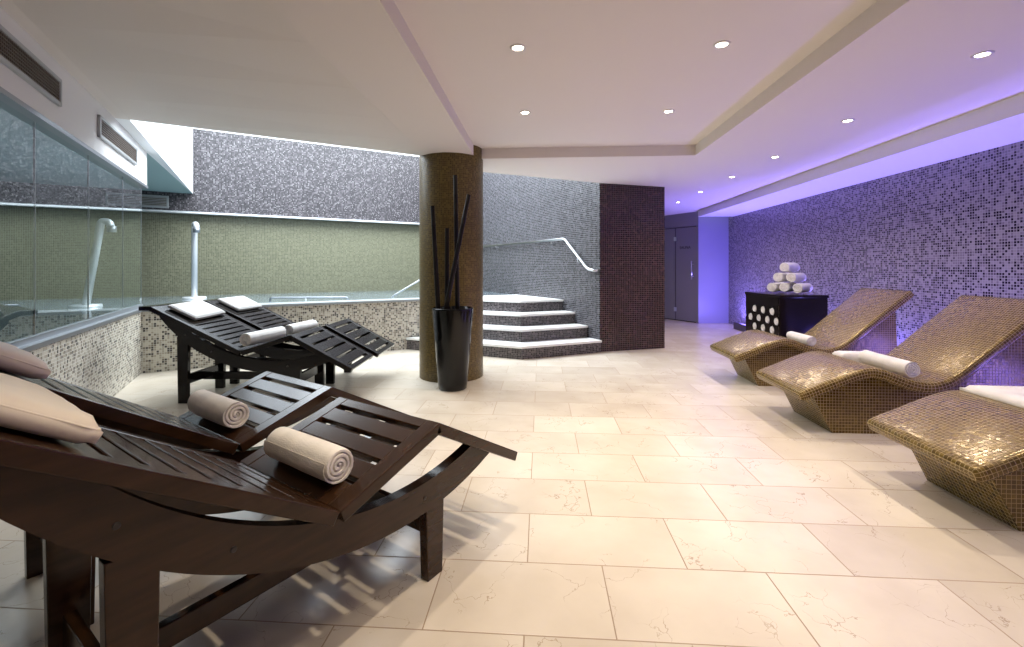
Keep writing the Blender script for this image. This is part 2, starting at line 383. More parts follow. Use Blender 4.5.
# pool rim, water, outer pool wall
RB = Vector((-4.19, 5.06))
def rim(k, off=0): return RB + BD*k + WL*off
bm = bmesh.new(); slab_between(bm, rim(-.02), rim(3.5), 0, .695, .3, 1); struct(obj('wall_pool', bm, M['beige']))
bm = bmesh.new(); slab_between(bm, rim(-.02, -.02), rim(3.5, -.02), .695, .725, .34, 1); struct(obj('trim_2', bm, M['coping']))
bm = bmesh.new()
wpts = [rim(-.10, .30), rim(3.5, .30), rim(3.5, .75), w2(8.36)-BD*.02, w2(10.6), bw(-11.4), (-8.3, -1), lw(-1)-WN*.16, lw(5.15)-WN*.16]
add_poly(bm, [(p[0], p[1], .69) for p in wpts]); wo = struct(obj('water', bm, M['water']))
bm = bmesh.new(); slab_between(bm, (-11.3, 5.6), (-8.3, -1.4), 0, 2.6, .2, 1); slab_between(bm, (-8.3, -1), lw(-1.0)-WN*.2, 0, 2.6, .2, 1)
struct(obj('wall_pool_left', bm, M['green']))
# right wall, soffit, plinth, far panel, door wall, closing walls
def UVp(u, v): return Vector(UV(u, v))
CN = Vector((4.62, 9.58))
bm = bmesh.new(); slab_between(bm, UVp(-2.4, VW), UVp(9.9, VW), 0, ZC+.05, .15, -1); struct(obj('wall_right', bm, M['wall_r']))
bm = bmesh.new(); add_prism(bm, [UVp(-2.4, VS), UVp(-2.4, VW+.02), UVp(9.62, VW+.02), UVp(9.62, VS)], ZS, ZC+.06); struct(obj('trim_3', bm, M['white']))
PL = Vector((3.97, 9.56))
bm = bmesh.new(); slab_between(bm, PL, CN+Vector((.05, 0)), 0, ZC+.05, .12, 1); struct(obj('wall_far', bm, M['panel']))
bm = bmesh.new()
add_prism(bm, [UVp(-2.4, 3.74), UVp(-2.4, 3.80), UVp(9.0, 3.80), UVp(9.0, 3.74)], 0, .13)
add_prism(bm, [UVp(-2.4, 3.80), UVp(-2.4, 3.995), UVp(9.0, 3.995), UVp(9.0, 3.80)], 0, .07)
struct(obj('trim_4', bm, M['plinth']))
bm = bmesh.new()
slab_between(bm, PL, PL+WL*.03, 0, 2.09, .12, -1); slab_between(bm, PL, PL+WL*2.9, 2.085, ZC+.05, .12, -1)
struct(obj('wall_door', bm, M['door']))
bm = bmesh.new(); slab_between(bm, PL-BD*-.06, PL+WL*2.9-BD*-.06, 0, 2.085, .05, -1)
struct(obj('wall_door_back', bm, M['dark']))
bm = bmesh.new(); slab_between(bm, (-1.5, 12.1), (4.2, 12.1), 0, ZC+.05, .1, 1); struct(obj('wall_corridor', bm, M['white']))
bm = bmesh.new(); slab_between(bm, (-1.5, -2.2), (4.6, -2.2), 0, 2.7, .1, -1); struct(obj('wall_rear', bm, M['white']))

# door and the glass beside it
dr = struct(empty('door_1', (*(PL+WL*.03), 0), math.atan2(WL.y, WL.x)))
bm = bmesh.new(); add_box(bm, (.30, -.03, 1.045), (.57, .02, 2.05), bev=.003); obj('door_leaf', bm, M['door'], dr)
bm = bmesh.new(); add_tube(bm, [(.11, .045, .93), (.11, .045, 1.33)], .012); add_tube(bm, [(.11, -.02, 1.0), (.11, .045, 1.0)], .008); add_tube(bm, [(.11, -.02, 1.26), (.11, .045, 1.26)], .008)
hnd = obj('door_handle', bm, M['steel'], dr, True)
for z in (.25, 1.83):
    bm = bmesh.new(); add_box(bm, (.59, -.012, z), (.06, .03, .09), bev=.004); obj('hinge', bm, M['steel'], dr)
tx = bpy.data.curves.new('sign', 'FONT'); tx.body = 'SAUNA'; tx.size = .088; tx.extrude = .001; tx.align_x = 'CENTER'
to = bpy.data.objects.new('sign_tmp', tx); COL.objects.link(to)
bpy.context.view_layer.update()
tm = bpy.data.meshes.new_from_object(to.evaluated_get(bpy.context.evaluated_depsgraph_get())); bpy.data.objects.remove(to)
tm.name = 'sign_lettering'; tm.materials.clear(); tm.materials.append(M['ink'])
so = bpy.data.objects.new('sign_lettering', tm); COL.objects.link(so); so.parent = dr
# text faces the room (+y of the door's frame): the text's right runs towards -x there
so.matrix_local = Matrix.Translation((.33, -.017, 1.60)) @ Matrix(((-1, 0, 0, 0), (0, 0, 1, 0), (0, 1, 0, 0), (0, 0, 0, 1)))
wn_ = struct(empty('window_1', (*(PL+WL*.64), 0), math.atan2(WL.y, WL.x)))
bm = bmesh.new(); add_box(bm, (1.0, -.03, 1.045), (2.0, .02, 2.05)); obj('pane', bm, M['door'], wn_)

# ------------------------------------------------------------------ column, steps, handrail, glass screen
bm = bmesh.new(); uvl = bm.loops.layers.uv.verify(); cr, nseg = .35, 72
for i in range(nseg):
    a0, a1 = 2*math.pi*i/nseg, 2*math.pi*(i+1)/nseg
    f = add_poly(bm, [(cr*math.cos(a0), cr*math.sin(a0), 0), (cr*math.cos(a1), cr*math.sin(a1), 0), (cr*math.cos(a1), cr*math.sin(a1), 2.5), (cr*math.cos(a0), cr*math.sin(a0), 2.5)])
    for l, (a, z) in zip(f.loops, ((a0, 0), (a1, 0), (a1, 2.5), (a0, 2.5))): l[uvl].uv = (a*cr, z)
bmesh.ops.remove_doubles(bm, verts=bm.verts[:], dist=.0005)
co = obj('column', bm, M['colm'], smooth='keep', uv=False)
for p in co.data.polygons: p.use_smooth = True
co.location = (-.672, 4.99, 0)
tag(co, 'round column clad in bronze mosaic, rising to the ceiling behind the tall black vase', 'column')

def isect(p, d, q, e):
    """point where p+td meets q+se"""
    den = d.x*e.y - d.y*e.x; w = q-p; t = (w.x*e.y - w.y*e.x)/den
    return p+d*t
st = tag(empty('pool_steps', (.13, 5.9, 0)), 'four mosaic pool steps with white treads, beside the plum mosaic wall and handrail', 'steps')
dl = Vector((-.915, .405)); drr = Vector((.915, .403))
for i in range(4):
    c0 = Vector((.13, 5.82+.328*i))
    rr = isect(c0, drr, w2(6.34), WL) - drr*.003
    ll = isect(c0, dl, rim(0)-WL*.004, BD)
    if i == 3: pts = [ll, c0, rr, w2(8.36)-BD*.003, w2(8.36)-BD*1.55, rim(3.56)+WL*.34, rim(3.56)-WL*.004]
    else: pts = [ll, c0, rr, w2(rr.y+.5)-BD*.003, c0+Vector((0, .6)), ll+BD*.6-WL*.004]
    o2 = st.location
    bm = bmesh.new(); add_prism(bm, [(p.x-o2.x, p.y-o2.y) for p in pts], .172*i if i else 0, .172*(i+1)-.03)
    sp = obj('step', bm, M['riser'], st)
    # white tread with a small nosing
    pts2 = [Vector(p) for p in pts]; pts2[0] = pts2[0]+Vector((-.0, -.02)); pts2[1] = pts2[1]+Vector((0, -.022)); pts2[2] = pts2[2]+Vector((.008, -.018))
    bm = bmesh.new(); add_prism(bm, [(p.x-o2.x, p.y-o2.y) for p in pts2], .172*(i+1)-.03, .172*(i+1))
    obj('tread', bm, M['stone'], sp)
hr = tag(empty('handrail', P3(w2(7.05), 0)), 'slim steel handrail bent down along the grey mosaic wall above the pool steps', 'handrail')
o2 = hr.location
pl = [w2(9.7)-WN*.07, w2(6.99)-WN*.07, w2(6.50)-WN*.07, w2(6.38)-WN*.07]; zs = [1.63, 1.635, 1.17, 1.15]
pts = [Vector((p.x, p.y, z)) for p, z in zip(pl, zs)]; pts.append(Vector((*(w2(6.37)), 1.15)))
bm = bmesh.new(); add_tube(bm, [p-Vector(o2) for p in bend(pts, .06)], .021); obj('rail', bm, M['steel'], hr, True)
for Y, z in ((9.0, 1.653), (7.3, 1.637), (6.7, 1.33)):
    a = w2(Y)-WN*.07; b = w2(Y)
    bm = bmesh.new(); add_tube(bm, [Vector((*a, z))-Vector(o2), Vector((*a, z-.05))-Vector(o2), Vector((*b, z-.06))-Vector(o2)], .008); obj('bracket', bm, M['steel'], hr, True)

gs = tag(empty('glass_screen', P3(lw(2.9), 0)), 'frameless glass screen standing on the low mosaic wall beside the loungers', 'glass screen')
o2 = Vector(gs.location)
gy = [-.6, .28, 1.15, 2.02, 2.89, 3.75, 4.63, YE]
for a, b in zip(gy[:-1], gy[1:]):
    p = lw(a)-WN*.05+LD*.004; q2 = lw(b)-WN*.05-LD*.004
    bm = bmesh.new(); add_poly(bm, [Vector((*p, .76))-o2, Vector((*q2, .76))-o2, Vector((*q2, 2.13))-o2, Vector((*p, 2.13))-o2]); obj('pane', bm, M['glass'], gs)
    bm = bmesh.new(); slab_between(bm, q2-Vector(o2[:2]), q2+LD*.007-Vector(o2[:2]), .76, 2.13, .010, 1); obj('seal', bm, M['alu'], gs)
bm = bmesh.new(); p = lw(-.6)-Vector(o2[:2]); q2 = lw(YE)-Vector(o2[:2])
slab_between(bm, p+WN*.015, q2+WN*.015, .70, .73, .20, 1); slab_between(bm, p-WN*.035, q2-WN*.035, .73, .765, .05, 1); obj('sill', bm, M['alu'], gs)
bm = bmesh.new(); slab_between(bm, p+WN*.012, q2+WN*.012, 2.125, 2.155, .12, 1); obj('head_channel', bm, M['alu'], gs)

# ------------------------------------------------------------------ vents
def vent(Y0, Y1, label, nsl=60):
    c = (lw(Y0)+lw(Y1))/2; L = (lw(Y1)-lw(Y0)).length
    t = tag(empty('air_vent', P3(c, 2.29), math.atan2(LD.y, LD.x)), label, 'vent', 'air vents above the glass screen')
    # local x along the wall, local -y into the room
    bm = bmesh.new(); add_box(bm, (0, -.004, .0925), (L-.02, .006, .17)); obj('backing', bm, M['dark'], t)
    bm = bmesh.new()
    for z in (.0125, .1725): add_box(bm, (0, -.012, z), (L, .022, .025), bev=.003)
    for x in (-L/2+.0125, L/2-.0125): add_box(bm, (x, -.012, .0925), (.025, .022, .185), bev=.003)
    obj('frame', bm, M['frame'], t)
    bm = bmesh.new(); k = int(L/.021)
    for i in range(k): add_box(bm, (-L/2+.03+i*(L-.06)/(k-1), -.011, .0925), (.005, .010, .14))
    for j in range(7): add_box(bm, (0, -.012, .033+j*.02), (L-.05, .010, .005))
    obj('grille', bm, M['slat'], t)
vent(1.98, 3.05, 'long grey air vent on the white wall at the picture edge, nearest the camera')
vent(3.75, 4.82, 'grey air vent high on the white wall, close to the skylight')
ang = math.atan2(BD.y, BD.x); vp = bw(-6.3)-q*1.0
t = tag(empty('air_vent', P3(vp, 2.215), ang), 'small grey vent on the dark mosaic strip beyond the glass, under the pool ceiling', 'vent')
bm = bmesh.new(); add_box(bm, (0, -.004, .09), (.78, .006, .17)); obj('backing', bm, M['slat'], t)
bm = bmesh.new()
for z in (.0, .18): add_box(bm, (0, -.012, z), (.82, .02, .03), bev=.003)
for x in (-.395, .395): add_box(bm, (x, -.012, .09), (.03, .02, .2), bev=.003)
obj('frame', bm, M['frame'], t)
bm = bmesh.new()
for j in range(6): add_box(bm, (0, -.012, .025+j*.026), (.77, .01, .008))
obj('grille', bm, M['frame'], t)

# ------------------------------------------------------------------ downlights
lights = [((.035, 2.65), ZT, 'recessed ceiling downlight in the raised panel, nearer of the two on its left'),
          ((1.22, 2.61), ZT, 'recessed ceiling downlight in the raised panel, nearer of the two on its right'),
          ((.109, 3.76), ZT, 'recessed ceiling downlight in the raised panel, farther of the two on its left'),
          ((1.30, 3.73), ZT, 'recessed ceiling downlight in the raised panel, farther of the two on its right')]
words = ['largest and nearest', 'second nearest', 'third nearest', 'fourth nearest', 'second to last', 'last and farthest']
for (x, y), wd in zip(((2.62, 2.50), (2.715, 3.63), (2.83, 4.83), (2.89, 5.90), (2.97, 7.07), (3.03, 8.19)), words):
    lights.append(((x, y), ZC, 'recessed downlight in the row beside the violet soffit, %s of the row' % wd))
proto = empty('ceiling_downlight')
bm = bmesh.new(); add_lathe(bm, [(.031, -.001), (.034, -.006), (.044, -.006), (.048, -.001), (.048, .0), (.031, 0)], 28); obj('trim_ring', bm, M['trim'], proto, True)
bm = bmesh.new(); add_lathe(bm, [(0, -.003), (.02, -.0035), (.031, -.002)], 24); obj('lamp', bm, M['lamp'], proto, True)
def spot(x, y, z, power, size=104, col=(1, .865, .70), blend=1.0, r=.024):
    L = bpy.data.lights.new('downlight_beam', 'SPOT'); L.energy = power; L.spot_size = math.radians(size); L.spot_blend = blend; L.color = col; L.shadow_soft_size = r
    o = bpy.data.objects.new('downlight_beam', L); COL.objects.link(o); o.location = (x, y, z-.012); return o
SP = 102
for i, ((x, y), z, lab) in enumerate(lights):
    o = proto if i == 0 else copy_tree(proto)
    o.location = (x, y, z-.0005); tag(o, lab, 'downlight', 'ceiling downlights')
    spot(x, y, z, SP if z > 2.4 else SP*.72, 104 if z > 2.4 else 150)
spot(-.04, 1.5, ZT, SP*1.0)
for x, y, z in ((1.15, 1.5, ZT), (2.55, 1.35, ZC), (-.1, .35, ZT), (1.08, .35, ZT), (2.48, .2, ZC), (1.0, -1.0, ZT)): spot(x, y, z, SP*.4)

# ------------------------------------------------------------------ wooden loungers
def set_prof(zh):
    global PROF
    PROF = [(0, zh), (.10, zh), (.88, .468), (1.31, .61), (1.85, .315)]
HEADZ = [.968, .968, .857, .857]          # the front pair stands with its backs set steeper
set_prof(HEADZ[0])
LW = .62; S_0 = .95
def prof_z(s):
    for (a, za), (b, zb) in zip(PROF[:-1], PROF[1:]):
        if s <= b or b == 1.85: return za + (zb-za)*(s-a)/(b-a)
def seg_frame(i):
    (a, za), (b, zb) = PROF[i], PROF[i+1]
    L = math.hypot(b-a, zb-za); th = math.atan2(zb-za, b-a)
    return Matrix.Translation((a-S_0, 0, za)) @ Matrix.Rotation(-th, 4, 'Y'), L
def panel_bm(i, nslot, slot, x0=.0, x1=0, rail=.065, th=.042):
    Mx, L = seg_frame(i)
    bm = bmesh.new()
    for sy in (-1, 1): add_box(bm, (L/2, sy*(LW/2-rail/2), -th/2), (L, rail, th), Mx, bev=.004)
    e0, e1 = .045+x0, .045+x1
    pitch = (L-e0-e1+slot)/(nslot+1) if nslot else L
    xs = [0]; cur = e0
    # end slats reach the ends, inner slats between slots
    free = L-e0-e1; sw = (free-nslot*slot)/(nslot-1)
    spans = [(0, e0)]; p = e0
    for k in range(nslot):
        a = p+slot; b = a+sw if k < nslot-1 else L
        spans.append((a, b)); p = b
    for a, b in spans: add_box(bm, ((a+b)/2, 0, -.013), (b-a, LW-2*rail+.004, .024), Mx, bev=.0035)
    return bm
def make_wood_lounger(W_, sc, ri, s_leg):
    root = empty('wooden_lounger')
    bm = panel_bm(1, 8, .019, .26)
    Mx, L = seg_frame(0); add_box(bm, (L/2, 0, -.019), (L+.012, LW, .038), Mx, bev=.004)
    obj('backrest', bm, W_, root)
    obj('seat_panel', panel_bm(2, 4, .024, .05, .0), W_, root)
    obj('leg_rest', panel_bm(3, 5, .026, .015, .0), W_, root)
    zc, ro = 1.548, 1.276
    N = 44
    for sy in (-1, 1):
        bm = bmesh.new(); rows = []
        for k in range(N+1):
            s = .145 + (1.685-.145)*k/N; u = prof_z(s)-.034
            zo = zc-math.sqrt(ro*ro-(s-sc)**2); zi = zc-math.sqrt(ri*ri-(s-sc)**2) if abs(s-sc) < ri-.001 else 9
            zt = min(zi, u); zb = min(zo, zt-.006)
            y0, y1 = sy*.225, sy*.27
            rows.append([bm.verts.new((s-S_0, y0, zb)), bm.verts.new((s-S_0, y1, zb)), bm.verts.new((s-S_0, y1, zt)), bm.verts.new((s-S_0, y0, zt))])
        for a, b in zip(rows[:-1], rows[1:]):
            for j in range(4): bm.faces.new((a[j], a[(j+1) % 4], b[(j+1) % 4], b[j]))
        bm.faces.new(rows[0]); bm.faces.new(rows[-1][::-1])
        beam = auto_smooth(obj('side_beam', bm, W_, root), 30)
        for s in (.37, .60, 1.27):
            zt = min(zc-math.sqrt(ri*ri-(s-sc)**2), prof_z(s)-.034); zb = zc-math.sqrt(ro*ro-(s-sc)**2); z = (zt+zb)/2
            bm = bmesh.new(); add_tube(bm, [(s-S_0, sy*.262, z), (s-S_0, sy*.2715, z), (s-S_0, sy*.273, z)], .008, 14, radii=[.008, .008, .006]); obj('bolt', bm, M['bolt'], beam, 'keep')
        for s in (s_leg, 1.33):
            zt = zc-math.sqrt(ro*ro-(s-sc)**2)+.03
            bm = bmesh.new(); add_box(bm, (s-S_0, sy*.2475, zt/2), (.098, .04, zt), bev=.003, taper=.82); obj('leg', bm, W_, root)
    for s in (s_leg, 1.33):
        bm = bmesh.new(); add_box(bm, (s-S_0, 0, .20), (.03, .456, .085), bev=.003); obj('cross_stretcher', bm, W_, root)
    bm = bmesh.new(); add_box(bm, ((s_leg+1.33)/2-S_0, 0, .185), (1.31-s_leg, .032, .07), bev=.003); obj('long_stretcher', bm, W_, root)
    return root
wl = [((-.731, 1.575), 56, 'dark wooden slatted lounger in the foreground with a cream towel roll, nearest the camera'),
      ((-1.341, 2.083), 56, 'dark wooden slatted lounger by the glass screen with an oatmeal towel roll, second nearest'),
      ((-2.29, 4.21), 0, 'dark wooden slatted lounger of the back pair, nearer the camera, its left leg in view'),
      ((-2.25, 4.87), 0, 'dark wooden slatted lounger of the back pair, the one beside the pool rim')]
WLS = []
for i, ((x, y), a, lab) in enumerate(wl):
    if i in (0, 2): set_prof(HEADZ[i]); p0 = make_wood_lounger(*((M['wood'], 1.2, 1.163, .40) if i == 0 else (M['wood_dark_copy'], 1.15, 1.172, .345))); o = p0
    else: o = copy_tree(p0)
    o.location = (x, y, 0); o.rotation_euler = (0, 0, math.radians(a)); tag(o, lab, 'lounger', 'wooden loungers'); WLS.append(o)
def on_wood(i, s, y, up=0, extra=0):
    """matrix of a frame lying on lounger i: x along the slope, y across, z off the surface"""
    (x0, y0), a, _ = wl[i]
    set_prof(HEADZ[i])
    k = 1 if .1 < s <= .88 else (2 if s <= 1.31 else 3)
    if s <= .1: k = 0
    (sa, za), (sb, zb) = PROF[k], PROF[k+1]; th = math.atan2(zb-za, sb-sa)
    return (Matrix.Translation((x0, y0, 0)) @ Matrix.Rotation(math.radians(a), 4, 'Z') @ Matrix.Translation((s-S_0, y, prof_z(s))) @
            Matrix.Rotation(-th, 4, 'Y') @ Matrix.Translation((0, 0, up)) @ Matrix.Rotation(extra, 4, 'Z'))

# cushions: flat slab with soft edges and a seam
def cushion_bm(lx, ly, h, wedge=0, seed=0):
    bm = bmesh.new(); nx, ny = 14, 22; grid = {}
    for side in (0, 1):
        for i in range(nx+1):
            for j in range(ny+1):
                a, b = i/nx*2-1, j/ny*2-1
                ed = min(1-abs(a), 1-abs(b)); k = min(1, ed/.34); rnd = math.sqrt(max(0, 1-(1-k)**2))
                hh = h*(1+wedge*a)
                puff = .62+.38*rnd
                w = noise.noise(Vector((a*2.2+seed, b*3.1, side*3)))*.006
                if side: z = hh*puff+w*k
                else: z = hh*(1-puff)*.6
                x = a*lx/2*(1-.012*b*b); y = b*ly/2*(1-.012*a*a)
                grid[side, i, j] = bm.verts.new((x, y, z))
    for i in range(nx):
        for j in range(ny):
            bm.faces.new((grid[1, i, j], grid[1, i+1, j], grid[1, i+1, j+1], grid[1, i, j+1]))
            bm.faces.new((grid[0, i, j], grid[0, i, j+1], grid[0, i+1, j+1], grid[0, i+1, j]))
    for i in range(nx):
        for j in (0, ny): bm.faces.new([grid[k] for k in ((0, i, j), (0, i+1, j), (1, i+1, j), (1, i, j))])
    for j in range(ny):
        for i in (0, nx): bm.faces.new([grid[k] for k in ((0, i, j), (0, i, j+1), (1, i, j+1), (1, i, j))])
    return bm
def piping_bm(lx, ly, h):
    pts = []
    for k in range(49):
        a = 2*math.pi*k/48; c, s_ = math.cos(a), math.sin(a)
        e = .12; x = lx/2*math.copysign(abs(c)**e, c); y = ly/2*math.copysign(abs(s_)**e, s_)
        pts.append((x, y, h))
    bm = bmesh.new(); add_tube(bm, pts, .0035, 6, cap=False); return bm
cush = [(0, .205, 0, 'pillow_c', .31, .50, .062, 'cream head cushion on the nearest wooden lounger, at the left picture edge', 0),
        (1, .19, .0, 'pillow_b', .31, .50, .066, 'beige head cushion on the lounger by the glass, behind the cream cushion', 0),
        (2, .265, .03, 'pillow_w', .27, .46, .05, 'flat white head cushion on the back pair lounger nearer the camera', .06),
        (3, .245, .0, 'pillow_w', .25, .44, .05, 'flat white head cushion on the back lounger beside the pool rim', .0)]
for i, s, y, m, lx, ly, h, lab, ex in cush:
    o = obj('head_cushion', cushion_bm(lx, ly, h, 0, i*5), M[m], smooth=True); auto_smooth(o, 85)
    pp = obj('piping', piping_bm(lx*.985, ly*.985, h*.63), M[m], o, True)
    o.matrix_world = on_wood(i, s, y, .002, ex); tag(o, lab, 'cushion', 'head cushions on the wooden loungers')

# rolled towels: a real spiral of cloth
def roll_bm(R, L, turns=4, seed=0, soft=.02, seg=20, squash=1.0):
    bm = bmesh.new(); n = int(turns*seg); r0 = R*.10; pitch = (R-r0)/turns
    xs = [-L/2, -L/2+.005, -L/2+.022] + [-L/2+.022+(L-.044)*k/8 for k in range(1, 8)] + [L/2-.022, L/2-.005, L/2]
    rings = []
    for xi, x in enumerate(xs):
        e = min(xi, len(xs)-1-xi); thin = (.5, .84, 1.0)[min(e, 2)]
        ins = []; outs = []
        for k in range(n+1):
            a = 2*math.pi*k/seg + seed; rc = r0+pitch*(k/seg) - pitch*.5
            hw = pitch*.49*thin*min(1, .12+(n-k)/(seg*.45)); rc -= pitch*.49*thin-hw
            wob = 1+.035*noise.noise(Vector((math.cos(a)*1.3+seed*3, math.sin(a)*1.3, x*9)))*(k/n)
            tele = .006*noise.noise(Vector((k*.15+seed*7, 0, 1 if x > 0 else -1))) if e < 3 else 0
            for rr, lst in ((rc-hw, ins), (rc+hw, outs)):
                rr = max(.001, rr)*wob
                lst.append(bm.verts.new((x+tele, rr*math.cos(a), rr*math.sin(a)*squash)))
        rings.append((ins, outs))
    for (i0, o0), (i1, o1) in zip(rings[:-1], rings[1:]):
        for k in range(n):
            bm.faces.new((o0[k], o0[k+1], o1[k+1], o1[k])); bm.faces.new((i0[k], i1[k], i1[k+1], i0[k+1]))
        bm.faces.new((i0[0], o0[0], o1[0], i1[0])); bm.faces.new((i0[n], i1[n], o1[n], o0[n]))
    for (ii, oo) in (rings[0], rings[-1]):
        for k in range(n): bm.faces.new((ii[k], oo[k], oo[k+1], ii[k+1]))
    return bm
def towel(Mw, R, L, m, lab, group, seed=0, turns=4, mesh=None, squash=1.0, cat='towel'):
    if mesh is None:
        o = obj('rolled_towel', roll_bm(R, L, turns, seed, squash=squash), M[m], smooth=True); auto_smooth(o, 55)
    else:
        o = bpy.data.objects.new('rolled_towel', mesh); COL.objects.link(o)
    o.matrix_world = Mw; tag(o, lab, cat, group); return o
RZ90 = Matrix.Rotation(math.pi/2, 4, 'Z')
def wood_towel(i, s, y, R, L, m, lab, seed, dz=0, rot=0):
    (x0, y0), a, _ = wl[i]
    Mw = (Matrix.Translation((x0, y0, 0)) @ Matrix.Rotation(math.radians(a), 4, 'Z') @ Matrix.Translation((s-S_0, y, .465+dz)) @ Matrix.Rotation(math.radians(90+rot), 4, 'Z'))
    return towel(Mw, R, L, m, lab, 'towel rolls on the wooden loungers', seed, 4)
wood_towel(0, .95, -.02, .066, .37, 'towel_c', 'cream rolled towel on the nearest wooden lounger', .4, .088)
wood_towel(1, .93, .0, .067, .36, 'towel_p', 'oatmeal rolled towel with a bold spiral end, on the lounger by the glass', 1.9, .088)
wood_towel(2, .93, -.02, .069, .48, 'towel', 'white rolled towel on the back pair lounger nearer the camera', 2.8, .091, -9)
wood_towel(3, .93, -.03, .063, .46, 'towel', 'white rolled towel on the back lounger beside the pool rim', 4.2, .085, -7)

# ------------------------------------------------------------------ heated mosaic loungers
MP = [(0, .31), (.14, .368), (.28, .428), (.40, .474), (.50, .492), (.60, .475), (.70, .435), (.80, .402), (.90, .395), (1.0, .425), (1.10, .495), (1.25, .622), (1.45, .793), (1.67, .98)]
def catmull(P, n):
    Q = [P[0]] + P + [P[-1]]; out = []
    for i in range(1, len(Q)-2):
        p0, p1, p2, p3 = (Vector(q_) for q_ in Q[i-1:i+3])
        for k in range(n):
            t = k/n; out.append(.5*((2*p1)+(-p0+p2)*t+(2*p0-5*p1+4*p2-p3)*t*t+(-p0+3*p1-3*p2+p3)*t**3))
    out.append(Vector(P[-1])); return out
MS_0, MW, MT = .9, .68, .075
def make_mosaic_lounger():
    root = empty('mosaic_lounger')
    C = catmull(MP, 5); nC = len(C)
    tan = []
    for i in range(nC):
        t = C[min(i+1, nC-1)]-C[max(i-1, 0)]; tan.append(t.normalized())
    arcl = [0]
    for a, b in zip(C[:-1], C[1:]): arcl.append(arcl[-1]+(b-a).length)
    er = .026; hw, hh = MW/2, MT/2
    def ring(c, t, inset, ext):
        nrm = Vector((-t.y, t.x)); mid = c - nrm*hh + t*ext
        w, h = hw-inset, hh-inset; r = max(.002, er-inset); pts = []
        for cx, cy, a0 in ((w-r, h-r, 0), (-(w-r), h-r, 90), (-(w-r), -(h-r), 180), (w-r, -(h-r), 270)):
            for k in range(5):
                a = math.radians(a0+k*22.5); yy = cx+r*math.cos(a); zz = cy+r*math.sin(a)
                p = mid+nrm*zz; pts.append((p.x-MS_0, yy, p.y))
        return pts
    loops = []
    for a in (0, 30, 60): loops.append((ring(C[0], tan[0], er*(1-math.sin(math.radians(a))), er*(1-math.cos(math.radians(a)))), -er+er*(a/60)*.6))
    for i in range(nC):
        if arcl[i] < er*1.1 or arcl[i] > arcl[-1]-er*1.1: continue
        loops.append((ring(C[i], tan[i], 0, 0), arcl[i]))
    for a in (60, 30, 0): loops.append((ring(C[-1], tan[-1], er*(1-math.sin(math.radians(a))), -er*(1-math.cos(math.radians(a)))), arcl[-1]+er*(1-a/60)*.6))
    bm = bmesh.new(); uvl = bm.loops.layers.uv.verify()
    VV = [[bm.verts.new(p) for p in lp] for lp, _ in loops]; npt = len(VV[0])
    per = [0]
    base = loops[8][0]
    for k in range(npt): per.append(per[-1]+(Vector(base[(k+1) % npt])-Vector(base[k])).length)
    for i in range(len(VV)-1):
        for k in range(npt):
            k2 = (k+1) % npt
            f = bm.faces.new((VV[i][k], VV[i+1][k], VV[i+1][k2], VV[i][k2]))
            for l, uvv in zip(f.loops, ((loops[i][1], per[k]), (loops[i+1][1], per[k]), (loops[i+1][1], per[k+1]), (loops[i][1], per[k+1]))): l[uvl].uv = uvv
    for vs in (VV[0], VV[-1][::-1]):
        f = bm.faces.new(vs)
        for l in f.loops: l[uvl].uv = (l.vert.co.y, l.vert.co.z)
    o = obj('bench_slab', bm, M['gold'], root, uv=False); auto_smooth(o, 60)
    # base under the slab
    under = []
    for c, t in zip(C, tan):
        nrm = Vector((-t.y, t.x)); p = c-nrm*(MT-.012)
        if .13 < p.x < 1.63: under.append(p)
    pts = [Vector((.28, 0))] + under + [Vector((1.63, 0))]
    bm = bmesh.new(); yb = .245
    a = [bm.verts.new((p.x-MS_0, -yb, max(0, p.y))) for p in pts]; b = [bm.verts.new((p.x-MS_0, yb, max(0, p.y))) for p in pts]
    bm.faces.new(a); bm.faces.new(b[::-1])
    for k in range(len(pts)): k2 = (k+1) % len(pts); bm.faces.new((a[k], b[k], b[k2], a[k2]))
    obj('base', bm, M['gold'], root)
    return root
mlc = [((2.486, 4.53), 'gold mosaic heated lounger with one towel roll, farthest of three, beside the dark towel cabinet'),
       ((2.313, 3.246), 'gold mosaic heated lounger in the middle of the three, carrying the longest towel roll'),
       ((2.304, 2.036), 'gold mosaic heated lounger cut by the right picture edge, nearest of three')]
ML = []
m0 = make_mosaic_lounger()
Rm = Matrix.Rotation(A3, 2)
for i, (c, lab) in enumerate(mlc):
    o = m0 if i == 0 else copy_tree(m0)
    p = Vector(c) - Rm @ Vector((.28-MS_0, -.245))
    o.location = (p.x, p.y, 0); o.rotation_euler = (0, 0, A3); tag(o, lab, 'lounger', 'heated mosaic loungers'); ML.append(p)
def on_mos(i, s, y, z, rot=0): return Matrix.Translation((*ML[i], 0)) @ Matrix.Rotation(A3, 4, 'Z') @ Matrix.Translation((s-MS_0, y, z)) @ Matrix.Rotation(math.radians(90+rot), 4, 'Z')
g3 = 'towels on the mosaic loungers'
towel(on_mos(0, .79, -.07, .462), .056, .38, 'towel', 'white rolled towel on the mosaic lounger beside the cabinet', g3, .9)
towel(on_mos(1, .80, -.06, .474), .066, .46, 'towel', 'long white rolled towel on the middle mosaic lounger', g3, 2.2)
def mos_z(s_):
    for (a, za), (b, zb) in zip(MP[:-1], MP[1:]):
        if s_ <= b: return za+(zb-za)*(s_-a)/(b-a)
